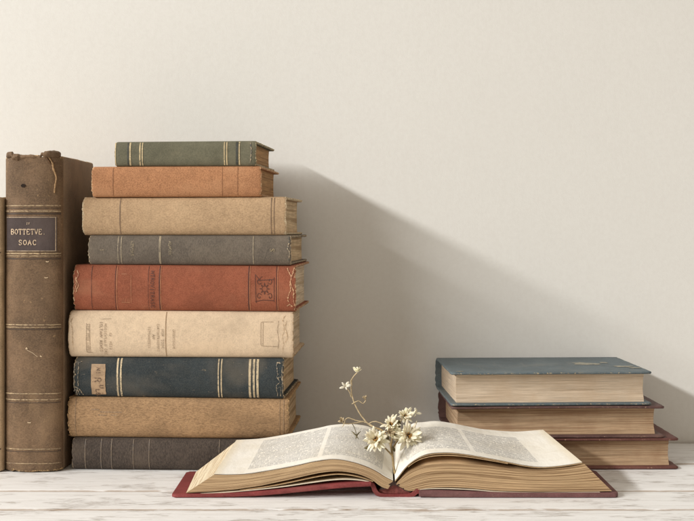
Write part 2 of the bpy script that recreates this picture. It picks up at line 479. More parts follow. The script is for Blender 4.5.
# 7 navy with gilt
c = (0.030, 0.040, 0.045)
m7 = m_for('navy_cloth', c, wear=(0.50, 0.38, 0.24), ww=0.0035, fine=0.3, seed=3, mott=.25, spots=.25)
b7 = stackbook(7, 'old_book', 'navy blue book with cream double bands and a small tan spine label', 71, 285.5, edges[3], edges[2], .130, 4.0, m7, m7, paperA, b=.0082, k=2.2, rag=.001, capR=.002)
for (x0, x1) in ((.0445, .0462), (.0480, .0497), (.147, .1482), (.1500, .1512), (.178, .1803), (.1822, .1842), (.1858, .1880)):
    b7.band(x0, x1, CREAMF)
lab = foil('tan_paper_label', (0.40, 0.27, 0.16), (0.22, 0.14, 0.08), 0.42, 0.0, 2)
p = b7.patch('spine_label', .0185, .0330, .003, .0335, lab, .0004, .0004)
b7.begin(); write(b7, 'U', .027, .0125, .004, UPRIGHT, .0008, off=.0007); write(b7, 'R', .022, .0200, .0062, UPRIGHT, .001, off=.0007)
write(b7, 'LB', .023, .0085, .0040, UPRIGHT, .0007, off=.0007); write(b7, 'NI', .024, .0300, .0038, UPRIGHT, .0006, off=.0007)
b7.end('label_lettering', foil('brown_ink', (0.12, 0.07, 0.045), (0.36, 0.24, 0.14), 0.48, 0.0, 4), p)
def frayline(bk, name, paths, w, mat):
    for side in (0, 1):
        sel = [p for p in paths if (p[0][0] > bk.L/2) == bool(side)]
        if not sel: continue
        bk.begin()
        for pa in sel:
            q = spline(pa, 14); q = [(v.x+random.uniform(-1, 1)*.0003, v.y) for v in q]; bk.line(q, w*random.uniform(.5, .85), .0005, 2.4)
        bk.end(name, mat)
FR = foil('bared_board_fibres', (0.46, 0.36, 0.24), (0.07, 0.075, 0.07), 0.54, 0.0, 5)
frayline(b7, 'worn_joint', [[(.0045, .036), (.0055, .030), (.0052, .02), (.0055, .012), (.004, .008), (.0025, .002)], [(.001, .034), (.0012, .02), (.001, .006)], [(.002, .0355), (.006, .0345), (.0085, .0360)], [(.002, .0105), (.006, .0085), (.0095, .0025)], [(.004, .009), (.0055, .0025)],
    [(.2065, .0365), (.206, .0325), (.2075, .025), (.2065, .022), (.2095, .019), (.2093, .0165), (.2065, .0155), (.2062, .010), (.2068, .003)], [(.2068, .0362), (.2105, .0355)], [(.2065, .0215), (.2105, .0225)], [(.2065, .0105), (.2100, .0125), (.2100, .003)], [(.2115, .034), (.2118, .005)]], .0011, FR)
# 6 cream
c = (0.68, 0.53, 0.375)
m6 = m_for('cream_cloth', c, wear=(0.42, 0.27, 0.13), ww=0.0022, fine=0.25, seed=4, mott=.06, bump=.25)
b6 = stackbook(6, 'old_book', 'pale cream book with small dark lettering and an outlined rectangle on its spine', 66, 294, edges[4], edges[3], .131, 3.0, m6, m6, paperC, b=.0085, k=2.3, rag=.0006)
ink = foil('faded_ink', (0.24, 0.17, 0.11), (0.55, 0.42, 0.28), 0.48, 0.0, 7)
def wr(t, x, z, h, w=.0003, adv=.95, asp=.7):
    b6.begin(); write(b6, t, x, z, h, UPRIGHT, w, adv, asp); b6.end('spine_lettering', ink)
def ln(*paths):
    b6.begin()
    for p in paths: b6.line(p, .00035)
    b6.end('ruled_frame', ink)
wr('SIRE BTEO LNOTS', .0195, .0338, .0020, .0003)
ln([(.0190, .0345), (.0187, .0050), (.0250, .0048)]); ln([(.0222, .034), (.0226, .0055)])
wr('ICLTANV RENES', .0325, .0360, .0026, .0004, .9); wr('NSOIENTALO GRE', .0370, .0340, .0024, .0003)
wr('EU', .0425, .0248, .0018); wr('NEIS', .0425, .0160, .0022)
ln([(.0325, .0385), (.0440, .0388)])
wr('ESTRANOTESI', .0815, .0310, .0021, .0003); wr('AND', .0860, .0235, .0026, .0004, 1.0)
wr('CARTONTRIEOSEC', .0905, .0340, .0021, .0003); wr('NOR TOBE', .0950, .0285, .0026, .0003)
wr('GREENTIASNE', .1065, .0285, .0019, .0003)
ln([(.2075, .0365), (.1965, .0365), (.1950, .0355), (.1950, .0140), (.1962, .0125), (.2125, .0120)], [(.1972, .036), (.1970, .013)], [(.2125, .0375), (.2115, .028), (.2130, .018), (.2120, .010)])
fl = foil('joint_line', (0.34, 0.22, 0.12), (0.55, 0.42, 0.27), 0.40, 0.0, 9)
b6.band(.0990, .0997, fl, 'spine_line'); 
frayline(b6, 'worn_joint', [[(.0045, .040), (.003, .035), (.0048, .026), (.0045, .015), (.0052, .007)], [(.219, .043), (.2165, .038), (.2180, .03), (.2160, .022), (.2175, .014), (.216, .006)], [(.2205, .038), (.2190, .030), (.2215, .022), (.2195, .016)]], .0009, foil('cream_fray', (0.46, 0.32, 0.19), (0.70, 0.56, 0.39), 0.52, 0, 3))
# 5 red
c = (0.28, 0.085, 0.045)
m5 = m_for('brick_red_cloth', c, wear=(0.62, 0.42, 0.25), ww=0.0032, fine=0.30, seed=5, mott=.16, bump=.4)
b5 = stackbook(5, 'old_book', 'brick red book with a tooled ornament at the right of its spine and torn ends', 70, 297, edges[5], edges[4], .130, 4.0, m5, m5, paperC, b=.0082, k=2.3, rag=.0012)
dk = foil('tooled_dark_line', (0.09, 0.03, 0.02), (0.20, 0.06, 0.03), 0.35, 0.0, 2)
for (x, w) in ((.0195, .0004), (.0438, .0005), (.0775, .0003), (.0885, .0010), (.1785, .0009), (.2065, .0006)): b5.band(x, x+w, dk, 'tooled_line')
lt = foil('pale_tooling', (0.46, 0.20, 0.10), (0.38, 0.11, 0.05), 0.45, 0.0, 3)
for x in (.0452, .0900, .1800, .2078): b5.band(x, x+.0006, lt, 'tooled_line')
b5.begin()
wr5 = lambda t, x, z, h, w: write(b5, t, x, z, h, UPRIGHT, w)
wr5('NTROVITRASE', .0800, .0400, .0036, .0005); b5.end('spine_lettering', dk); b5.begin()
b5.line([(.0600, .036), (.0602, .008)], .0004); b5.line([(.0500, .037), (.0560, .037)], .0004); b5.line([(.050, .0085), (.0590, .0085)], .0004)
for k in range(5): b5.line([(.051+.0018*k, .0085), (.051+.0018*k, .0125)], .0003)
b5.end('tooled_panel', lt); b5.begin()
# ornament: rough square of scrolls round a rosette
x0, x1, z0, z1 = .1855, .2045, .0085, .0370
b5.line([(x0, z1), (x0+.001, z0)], .0005); b5.line([(x1, z1-.003), (x1, z0+.001)], .0005)
b5.line([(x0, z0+.0015), (x0+.008, z0+.003), (x1, z0+.0025)], .0006); b5.line([(x0+.002, z1-.006), (x1, z1-.005)], .0006)
b5.line([(x0, z1), (x0+.004, z1-.005), (x0+.007, z1-.002)], .0005)
ocx, ocz = (x0+x1)/2, (z0+z1)/2
for k in range(8):
    a = k*math.pi/4; r1, r2 = .0022, .0052
    q = [(ocx+math.cos(a-.3)*r1, ocz+math.sin(a-.3)*r1), (ocx+math.cos(a)*r2, ocz+math.sin(a)*r2*1.15), (ocx+math.cos(a+.3)*r1, ocz+math.sin(a+.3)*r1)]
    b5.line(q, .0005)
for (sx, sz) in ((-1, -1), (-1, 1), (1, -1), (1, 1)):
    q = spline([(ocx+sx*.003, ocz+sz*.006), (ocx+sx*.006, ocz+sz*.0045), (ocx+sx*.0072, ocz+sz*.008), (ocx+sx*.005, ocz+sz*.0095), (ocx+sx*.0045, ocz+sz*.0075)], 14)
    b5.line([(v.x, v.y) for v in q], .0006)
b5.end('tooled_ornament', dk)
frayline(b5, 'worn_joint', [[(.2175, .043), (.2200, .038), (.2215, .034), (.2205, .028), (.2210, .022), (.2185, .014), (.2190, .010)], [(.2245, .0435), (.2225, .036), (.2215, .033)], [(.2215, .028), (.2240, .020), (.2238, .012), (.2250, .006)], [(.2170, .0055), (.2200, .0075), (.2225, .005)],
   [(.0045, .0405), (.006, .036), (.0038, .031), (.0065, .026), (.0045, .021), (.0035, .018)], [(.0035, .034), (.0045, .028), (.0030, .022)]], .0013, foil('orange_fray', (0.66, 0.40, 0.22), (0.28, 0.085, 0.045), 0.50, 0, 4))
# 4 grey
c = (0.135, 0.112, 0.090)
m4 = m_for('grey_cloth', c, wear=(0.50, 0.40, 0.27), ww=0.0020, fine=0.35, seed=6, mott=.16, fibre=(1, 1, .5))
b4 = stackbook(4, 'old_book', 'slim grey cloth book with thin gilt lines lying on the brick red book', 85, 292, edges[6], edges[5], .132, 5.0, m4, m4, paperA, b=.0065, k=2.2, rag=.0010)
gl = foil('dim_gilt', (0.46, 0.38, 0.26), (0.17, 0.145, 0.12), 0.44, 0.1, 3)
for x in (.0312, .0345, .0735, .0745, .1685): b4.band(x, x+.0006, gl, 'gilt_line')
GLT = foil('bright_gilt', (0.46, 0.37, 0.22), (0.16, 0.135, 0.11), 0.50, 0.2, 3)
for (t_, x_, z_, h_, w_) in (('NTVOAS', .0445, .0235, .0029, .0003), ('ALNOIE', .0835, .0235, .0028, .0004), ('S', .1860, .0165, .0042, .0007), ('I', .0135, .0160, .0032, .0005)):
    b4.begin(); write(b4, t_, x_, z_, h_, UPRIGHT, w_, adv=.85); b4.end('gilt_lettering', GLT)
frayline(b4, 'worn_joint', [[(.2035, .029), (.2050, .024), (.2035, .018), (.2055, .012), (.2040, .005)]], .0010, FR)
# 3 beige
c = (0.45, 0.305, 0.18)
m3 = m_for('beige_cloth', c, wear=(0.74, 0.62, 0.42), ww=0.0045, fine=0.35, seed=7, mott=.10, fibre=(.6, 1, 1), bump=.5)
b3 = stackbook(3, 'old_book', 'plain beige book with dark spine lines, third from the top of the tall pile', 79, 287, edges[7], edges[6], .131, 5.0, m3, m3, paperA, b=.0075, k=2.3, rag=.0009)
bl = foil('dark_beige_line', (0.20, 0.13, 0.08), (0.32, 0.23, 0.14), 0.36, 0, 2)
b3.band(.0392, .0400, bl, 'spine_line'); b3.band(.1925, .1933, bl, 'spine_line'); b3.band(.1955, .1962, bl, 'spine_line')
# 2 orange tan
c = (0.40, 0.190, 0.092)
m2 = m_for('orange_tan_cloth', c, wear=(0.72, 0.48, 0.28), ww=0.003, fine=0.50, seed=8, mott=.14, bump=.5)
b2 = stackbook(2, 'old_book', 'orange tan cloth book second from the top of the tall pile, under the green one', 89, 262.5, edges[8], edges[7], .128, 4.5, m2, m2, paperB, b=.005, rag=.0009)
ol = foil('orange_line', (0.24, 0.10, 0.04), (0.38, 0.18, 0.08), 0.4, 0, 2)
b2.band(.0225, .0230, ol, 'spine_line'); b2.band(.1335, .1339, ol, 'spine_line'); b2.band(.1490, .1494, ol, 'spine_line')
# 1 green
c = (0.135, 0.130, 0.088)
m1 = m_for('sage_green_cloth', c, wear=(0.56, 0.46, 0.29), ww=0.0028, fine=0.25, seed=9, mott=.14)
b1 = stackbook(1, 'old_book', 'small sage green book with gold bands on top of the tall pile', 112.5, 257, edges[9], edges[8], .118, 5.5, m1, m1, paperB, b=.005, rag=.0006)
dg = foil('dark_band', (0.045, 0.047, 0.035), (0.10, 0.10, 0.08), 0.4, 0, 2)
GB = foil('pale_gold_band', (0.54, 0.43, 0.25), (0.20, 0.18, 0.12), 0.44, 0.15, 6)
for (a, bb) in ((.0155, .0172), (.0258, .0272), (.0283, .0296), (.1118, .1130), (.1142, .1155), (.1268, .1282), (.0008, .0018)): b1.band(a, bb, GB)
for (a, bb) in ((.0135, .0150), (.1240, .1262)): b1.band(a, bb, dg, 'dark_band')
frayline(b1, 'worn_joint', [[(.1385, .0235), (.1395, .015), (.1385, .003)]], .0013, FR)

# ---------------------------------------------------------------- standing books at the far left
def upright(name, label, px0, px1, py_top, sm, bm, pm, D=.128, rot=1.0, y=1.080, seed=0, grp=None, **kw):
    k = y/F; H = EYE-(py_top-HZ)*k; T = (px1-px0)*k
    R = Matrix.Rotation(-math.radians(rot), 4, 'Z') @ Matrix.Rotation(-math.pi/2, 4, 'Y')
    # origin of the book = bottom centre of the spine in its own frame, ie the right side standing
    xw = (px1-CX)*k
    bk = Book(name, label, 'book', (xw, y, H/2), R.to_euler(), H, T, D, sm, bm, pm, seed=seed, group=grp, **kw)
    return bk
mt = cloth('worn_brown_leather', (0.175, 0.110, 0.064), wear=(0.50, 0.33, 0.17), ww=0.004, mott=.38, fine=.4, seed=11, spots=.35, fibre=(1, 1, .6), bump=.7, rough=.7)
mtb = cloth('brown_leather_side', (0.24, 0.165, 0.105), wear=(0.52, 0.36, 0.2), ww=0.003, mott=.25, fine=.4, seed=12, bump=.5, rough=.75)
tb = upright('old_book', 'tall brown leather volume upright with dark lettered label and torn top', 1.8, 60.0, 154.5, mt, mtb, paperA, rot=1.5, y=1.071, seed=31, b=.011, k=2.4, bt=.003, rag=.0016, disp=.0007, grp='books standing upright at the left edge')
H = tb.L; yk = 1.071/F
xx = lambda py: (473-py)*yk              # height above table from photo row
tg = foil('leather_gilt_line', (0.46, 0.34, 0.20), (0.17, 0.11, 0.07), 0.48, 0.15, 2)
tdk = foil('leather_dark_line', (0.06, 0.035, 0.02), (0.12, 0.08, 0.05), 0.35, 0, 2)
for py, w in ((205.5, .0010), (211, .0012), (253.5, .0014), (256.0, .0007), (325, .0010), (327.5, .0007), (394, .0009), (400, .0009), (449.5, .0008), (464, .0007)):
    tb.band(xx(py)-w/2, xx(py)+w/2, tg, 'gilt_line', wob=.0003)
for py, w in ((208, .0006), (213.5, .0018), (258.7, .0012), (329.5, .0009), (403, .0006), (452, .0006)):
    tb.band(xx(py)-w/2, xx(py)+w/2, tdk, 'tooled_line', wob=.0003)
lb = cloth('plum_grey_label', (0.085, 0.064, 0.060), wear=(0.20, 0.15, 0.12), ww=.001, seed=14, fine=.12, mott=.15)
lp = tb.patch('spine_label', xx(251.5), xx(216.5), .0045, tb.T-.0030, lb, .0006, .0002)
LG = foil('label_gold', (0.66, 0.50, 0.34), (0.20, 0.14, 0.11), 0.44, .1, 3)
tb.begin()
zr = tb.T-.0036
tb.line([(xx(217.2), .0050), (xx(217.2), tb.T-.0035)], .0005, .0009); tb.line([(xx(251), .0050), (xx(251), tb.T-.0035)], .0005, .0009)
tb.line([(xx(217), .0056), (xx(251), .0056)], .0006, .0009)
tb.end('label_border', LG, lp); tb.begin(); write(tb, 'BOTTETVE.', xx(234.2), tb.T-.0085, .0050, UPRIGHT, .0007, adv=.80, asp=.60, off=.0010)
tb.end('label_lettering', LG, lp); tb.begin(); write(tb, 'SOAC', xx(244.8), tb.T-.0165, .0047, UPRIGHT, .0008, adv=1.0, asp=.68, off=.0010)
tb.end('label_lettering', LG, lp); tb.begin(); write(tb, 'IV', xx(224.5), tb.T-.0240, .0020, UPRIGHT, .0004, off=.0010)
tb.end('label_lettering', LG, lp)
# small scars and a hole in the leather
SCF = foil('bare_leather', (0.62, 0.47, 0.30), (0.35, 0.25, 0.15), 0.35, 0, 8)
for (px, py, n) in ((27, 349, 3), (41, 357, 3), (28, 423, 3), (47, 262, 2), (45, 278, 3)):
    z0_ = tb.T-(px-1.8)*yk; x0_ = xx(py); tb.begin()
    for k in range(n):
        a = random.uniform(0, 3.1); r = random.uniform(.001, .0028)
        tb.line([(x0_, z0_), (x0_+math.sin(a)*r*.7, z0_+math.cos(a)*r)], .0009, .0005)
    tb.end('scuff', SCF)
tb.begin(); tb.line([(xx(350), tb.T-(29-4.5)*yk), (xx(353), tb.T-(35-4.5)*yk), (xx(357), tb.T-(40-4.5)*yk)], .0004, .0005)
tb.end('scuff', SCF)
tb.begin()
z0_ = tb.T-(25.5-4.5)*yk
for a in (-.0012, -.0004, .0004, .0012): tb.line([(xx(185.5)+a, z0_-.0028+abs(a)), (xx(185.5)+a, z0_+.0028-abs(a))], .0009, .0005)
tb.end('worm_hole', plain('hole_dark', (0.02, 0.012, 0.008)))
# torn rolled head of the spine
def headcap(bk, mat, seed):
    V = []; Fc = []; n = 12; m = 60
    for i in range(m+1):
        z = .0025+(bk.T-.005)*i/m; t = abs(2*z/bk.T-1)
        y, _ = bk.surf(bk.L/2, z)
        r = .0026*(0.7+0.8*abs(nz(z*60, 1, seed)))+(.0018 if i < 16 else (.0013 if i > 44 else 0))
        r *= min(1, .35+6*(1-t))
        cx = bk.L/2-.0010-.0018*abs(nz(z*80, 4, seed))+(.0015 if i < 20 or i > 52 else -.001)
        for k in range(n):
            a = 2*math.pi*k/n; rr = r*(1+.30*nz(math.cos(a)*2, math.sin(a)*2, z*170, seed)+.12*nz(math.cos(a)*5, math.sin(a)*5, z*600, seed))
            V.append((cx+math.cos(a)*rr*.9, y+.0022+math.sin(a)*rr*1.2, z))
    for i in range(m):
        for k in range(n): Fc.append((i*n+k, (i+1)*n+k, (i+1)*n+(k+1) % n, i*n+(k+1) % n))
    Fc.append(tuple(range(n))); Fc.append(tuple(range(m*n, (m+1)*n))[::-1])
    return mesh('headcap', V, Fc, mat, bk.root, True, [0.004]*len(V), sharp=80)
headcap(tb, mt, 2.2)['label'] = 'torn rolled leather at the head of the spine'
def strip3(bk, name, pts, w, mat):
    V, Fc = tube([bk.P(-bk.L/2+x, z, .0006) for (x, z) in pts], w, 6)
    return mesh(name, V, Fc, mat, bk.root, True)
strip3(tb, 'torn_strip', spline([(H-.002, .012), (H-.008, .0085), (H-.014, .0075), (H-.022, .0052), (H-.030, .0060), (H-.038, .0068)], 24), [.0006+.0009*abs(nz(i*.7, 1, 2)) for i in range(24)], plain('torn_leather_core', (0.36, 0.23, 0.12), .9, .35, 500))
strip3(tb, 'torn_strip', spline([(H-.001, .016), (H-.005, .0125), (H-.009, .010), (H-.007, .006)], 16), [.0007+.0006*abs(nz(i*.9, 3, 2)) for i in range(16)], plain('torn_leather_edge', (0.13, 0.075, 0.04), .9, .35, 500))
ms = cloth('light_tan_leather', (0.46, 0.33, 0.20), wear=(0.6, 0.45, 0.28), ww=.003, seed=15, fine=.4)
sb = upright('old_book', 'light tan volume cut off by the left edge, standing against the tall brown leather one', -46, 1.2, 196, ms, ms, paperA, rot=1.5, y=1.071, seed=41, b=.006, k=3.2, grp='books standing upright at the left edge')
sb.band(xx(450), xx(449), tdk, 'tooled_line'); sb.band(xx(253), xx(252), tdk, 'tooled_line')

# ---------------------------------------------------------------- right pile, fore-edges to the front
YR = 1.084
def rbook(name, label, px0, px1, z0, T, D, rot, sm, bm, pm, seed, yf=YR, **kw):
    k = yf/F; L = (px1-px0)*k; xc = ((px0+px1)/2-CX)*k
    # origin is at the spine, which is at the back
    a = math.radians(rot)
    off = Vector((0, D, 0)); off.rotate(Matrix.Rotation(a, 3, 'Z').to_euler())
    return Book(name, label, 'book', (xc+off.x, yf+off.y, z0), (0, 0, math.pi+a), L, T, D, sm, bm, pm, seed=seed,
                group='books piled flat with fore-edges to the front', **kw)
mA = cloth('blue_grey_cloth', (0.115, 0.150, 0.168), wear=(0.58, 0.46, 0.28), ww=0.0016, mott=.16, fine=.2, seed=21, rough=.55, bump=.3, thr=.86)
mB = cloth('plum_brown_cloth', (0.115, 0.062, 0.058), wear=(0.45, 0.30, 0.2), ww=0.0012, mott=.2, fine=.2, seed=22, rough=.6, bump=.3, thr=.88)
mC = cloth('maroon_cloth', (0.150, 0.060, 0.050), wear=(0.45, 0.30, 0.2), ww=0.0012, mott=.2, fine=.2, seed=23, rough=.6, bump=.3, thr=.88)
pR1 = paper_edge('fore_edge_pale', (0.66, 0.54, 0.41), (0.42, 0.30, 0.19), 2, 1700, 5, .25)
pR2 = paper_edge('fore_edge_brown', (0.52, 0.37, 0.235), (0.24, 0.13, 0.07), 2, 1500, 6, .6)
zz = lambda py, d=YR: EYE-(py-HZ)*d/F
rC = rbook('old_book', 'maroon covered book at the bottom of the right pile', 452, 681, .0003, .0312, .118, 1.0, mC, mC, pR2, 52, jit=1.0, inset=.008, b=.005, fore=.004)
rB = rbook('old_book', 'plum brown book in the middle of the right pile with uneven brown page edges', 450, 667, .0317, .0325, .116, 1.5, mB, mB, pR2, 53, jit=1.0, inset=.008, b=.005, fore=.005, warp=-.0006)
rA = rbook('old_book', 'blue grey book with rubbed cover lying on top of the right pile', 449.5, 654.5, .0644, .0340, .128, 2.2, mA, mA, pR1, 54, jit=.6, inset=.0065, b=.006, fore=.004)
# rubbed patches on the top cover of the blue grey book (irregular, real bare board)
def cover_patches(bk, spots, mat):
    for (x, y, rx, ry) in spots:
        V = []; Fc = []
        b0 = len(V); n = 26; z = bk.T+.00012+spots.index((x, y, rx, ry))*.00004
        V.append((x, y, z))
        for k in range(n):
            a = 2*math.pi*k/n; r = 1+.45*nz(math.cos(a)*1.7, math.sin(a)*1.7, x*300)+.25*nz(math.cos(a)*6, math.sin(a)*6, y*300)
            V.append((x+math.cos(a)*rx*r, y+math.sin(a)*ry*r, z))
        for k in range(n): Fc.append((b0, b0+1+k, b0+1+(k+1) % n))
        mesh('rubbed_patch', V, Fc, mat, bk.top, True)
# local x is reversed in the picture (book turned by 180 degrees); y = D is the front
cover_patches(rA, [(-.048, .062, .011, .010), (-.060, .066, .006, .006), (-.072, .056, .004, .005), (-.084, .088, .010, .006), (-.092, .100, .006, .004), (.092, .122, .004, .002)],
              foil('bare_cover_patch', (0.34, 0.31, 0.23), (0.17, 0.19, 0.185), 0.48, 0, 5))

# ---------------------------------------------------------------- open book
YF, YB = 0.975, 1.062
def prof(pts, d, n):
    q = spline([((x-CX)*d/F, EYE-(y-HZ)*d/F) for (x, y) in pts], n)
    return q
NP = 72
root = thing('open_book', 'open antique book with red boards lying face up on the whitewashed table', 'book', ((394-CX)*YF/F, YF, 0))
ORG = Vector(((394-CX)*YF/F, YF, 0))

def ruled(name, top_f, bot_f, top_b, bot_b, mat, ny=14, nt=8, parent=None, jitter=.0, mats=None, u0=0.0, u1=1.0, endmat=None):
    """solid between a top and a bottom profile at the front and at the back"""
    V = []; UV = []; Fc = []; n = len(top_f)
    def pt(i, j, t):
        f = j/ny; y = YF+(YB-YF)*f
        a = top_f[i].lerp(top_b[i], f); b = bot_f[i].lerp(bot_b[i], f); p = b.lerp(a, t)
        return Vector((p.x, y, p.y))-ORG
    def grid(na, nb, fn, uvf, flip=False):
        b0 = len(V)
        for a in range(na+1):
            for b in range(nb+1):
                V.append(fn(a, b)); UV.append(uvf(a, b))
        for a in range(na):
            for b in range(nb):
                q = (b0+a*(nb+1)+b, b0+(a+1)*(nb+1)+b, b0+(a+1)*(nb+1)+b+1, b0+a*(nb+1)+b+1)
                Fc.append(q[::-1] if flip else q)
    jj = lambda i, t, s: nz(i*.12, t*26, s)*jitter
    grid(n-1, nt, lambda a, b: pt(a, 0, b/nt)+Vector((0, -abs(jj(a, b/nt, 1)), 0)), lambda a, b: (a/(n-1), b/nt))
    grid(n-1, nt, lambda a, b: pt(a, ny, b/nt), lambda a, b: (a/(n-1), b/nt), True)
    grid(n-1, ny, lambda a, b: pt(a, b, 1), lambda a, b: (u0+(u1-u0)*a/(n-1), b/ny) if mats else (a/(n-1), 1), False)
    grid(n-1, ny, lambda a, b: pt(a, b, 0), lambda a, b: (a/(n-1), 0), True)
    grid(ny, nt, lambda a, b: pt(0, a, b/nt), lambda a, b: (a/ny, b/nt), True)
    grid(ny, nt, lambda a, b: pt(n-1, a, b/nt), lambda a, b: (a/ny, b/nt), False)
    o = mesh(name, V, Fc, mat, parent or root, True, uvs=UV, sharp=40)
    if endmat:
        o.data.materials.append(endmat)
        for p in o.data.polygons[len(Fc)-ny*nt:]: p.material_index = 1
    return o

def offs(pf, dz): return [Vector((p.x, p.y+dz)) for p in pf]

FT_L = prof([(393, 481), (386, 477.5), (378, 472.5), (371, 468.8), (362, 465.3), (354, 462.8), (342, 460.3), (330, 459.8), (314, 462), (296, 466), (270, 470.8), (248, 474.2), (230, 475), (214, 474.8)], YF, NP)
FB_L = prof([(388, 489), (383, 487.5), (378, 484.5), (372, 479.8), (362, 475.3), (352, 472.8), (340, 471.4), (328, 471.8), (315, 473.8), (300, 477.2), (285, 480.6), (262, 485.3), (240, 488.8), (215, 491.2), (186, 493)], YF, NP)
BT_L = prof([(392, 450), (386, 440), (378, 432), (368, 427.5), (355, 425.3), (345, 425), (331, 426.2), (320, 428.6), (307, 431.2), (283, 436), (260, 439.6), (236.5, 441)], YB, NP)
BB_L = prof([(389, 463), (380, 460), (370, 458), (350, 457), (330, 458), (300, 461), (270, 465), (240, 470), (196, 472)], YB, NP)
edF = uv_edge('open_fore_edge', (0.76, 0.66, 0.48), (0.44, 0.30, 0.17), 40, 8, .8)
edL = uv_edge('open_page_edges', (0.64, 0.45, 0.26), (0.19, 0.105, 0.05), 44, 1)
ruled('page_block', FT_L, FB_L, BT_L, BB_L, edL, jitter=.0008, endmat=edF)
# right text block and the lifted leaves above it
FT_R = prof([(395, 481), (398, 477.5), (403, 471), (408, 465.3), (414, 460.4), (421, 456.8), (432, 453.9), (445, 453), (457, 453.6), (470, 455.3), (485, 457.9), (500, 460.7), (511, 463), (525, 465.8), (541, 467.4), (560, 466.2), (582, 463)], YF, NP)
GT_R = prof([(396, 484), (400, 480), (405, 475), (413, 469.8), (425, 465.4), (440, 463.6), (455, 463.4), (472, 464.2), (490, 466.0), (511, 468.6), (530, 469.9), (550, 469.4), (570, 467.3), (585, 464.6)], YF, NP)
FB_R = prof([(400, 487), (405, 490), (411, 491), (420, 489.5), (433, 487.6), (450, 487.2), (465, 487.8), (480, 489.2), (500, 490.8), (530, 491.6), (560, 491.8), (590, 491.6), (612, 491.2)], YF, NP)
BT_R = prof([(393, 450), (398, 441), (405, 432), (412, 426.5), (420, 423.8), (435, 422.5), (450, 424.3), (470, 428.3), (486, 431), (515, 433), (543, 431.2)], YB, NP)
GB_R = offs(BT_R, -.0030)
BB_R = prof([(396, 463), (405, 466), (420, 464), (450, 463), (480, 464.5), (510, 466), (540, 467), (576, 467)], YB, NP)
edR = uv_edge('open_page_edges_right', (0.62, 0.43, 0.245), (0.18, 0.10, 0.045), 48, 4)
ruled('page_block', GT_R, FB_R, GB_R, BB_R, edR, jitter=.0008, endmat=edF)
paperw = plain('cream_leaf', (0.76, 0.68, 0.53), .8, .08, 120)
paperb = plain('browned_leaf', (0.48, 0.33, 0.18), .8, .15, 200)
def leaf(name, f, b, th, mat, **kw): return ruled(name, f, offs(f, -th), b, offs(b, -th), mat, nt=1, **kw)
def leaf2(name, f, b, u0, u1, th, mat):
    i0, i1 = int(u0*(NP-1)), int(u1*(NP-1))+1
    return leaf(name, f[i0:i1], b[i0:i1], th, mat)
pmL = page_mat('printed_page_left', .83, .43, .07, .10, .93, 1)
pmR = page_mat('printed_page_right', .80, .46, .10, .12, .82, 5)
# page undulation near the gutter on the right
def wav(pf, amp, ph):
    out = []
    for i, p in enumerate(pf):
        u = i/(NP-1); out.append(Vector((p.x, p.y+amp*math.sin(u*34+ph)*math.exp(-((u-.16)/.10)**2))))
    return out
leaf('page', offs(FT_L, .0010), offs(BT_L, .0010), .0006, pmL, mats=1)
leaf('page', wav(offs(FT_R, .0009), .0004, 0), wav(offs(BT_R, .0014), .0012, 1.2), .0006, pmR, mats=1)
leaf('page', offs(FT_R, -.0002), offs(BT_R, -.0004), .0005, paperb)
mid = [a.lerp(b, .22) for i, (a, b) in enumerate(zip(FT_R, GT_R))]
leaf2('page', mid, offs(BT_R, -.0020), .10, .62, .0005, paperb)
# loose leaves under the left block
LL1 = prof([(373, 481.2), (362, 477.5), (350, 474.9), (338, 474.0), (325, 475.2), (310, 477.9), (290, 482.2), (270, 486), (240, 490.2)], YF, NP)
LL1b = prof([(380, 466), (362, 462), (338, 461), (310, 463), (290, 466), (262, 469)], YB, NP)
leaf('page', LL1, LL1b, .0007, paperb)
LL2 = prof([(371, 481.8), (360, 479.8), (345, 478.9), (330, 479.8), (310, 482.4), (285, 486), (260, 488.9), (230, 491.6), (200, 493.6)], YF, NP)
leaf('endpaper', LL2, offs(LL1b, -.004), .0008, paperw)
LR = prof([(415, 489.6), (430, 488.4), (450, 488.4), (475, 489.6), (500, 491.6), (540, 492.4), (600, 492)], YF, NP)
leaf('endpaper', LR, prof([(412, 468), (450, 467.5), (500, 468.5), (566, 468.5)], YB, NP), .0007, paperw)
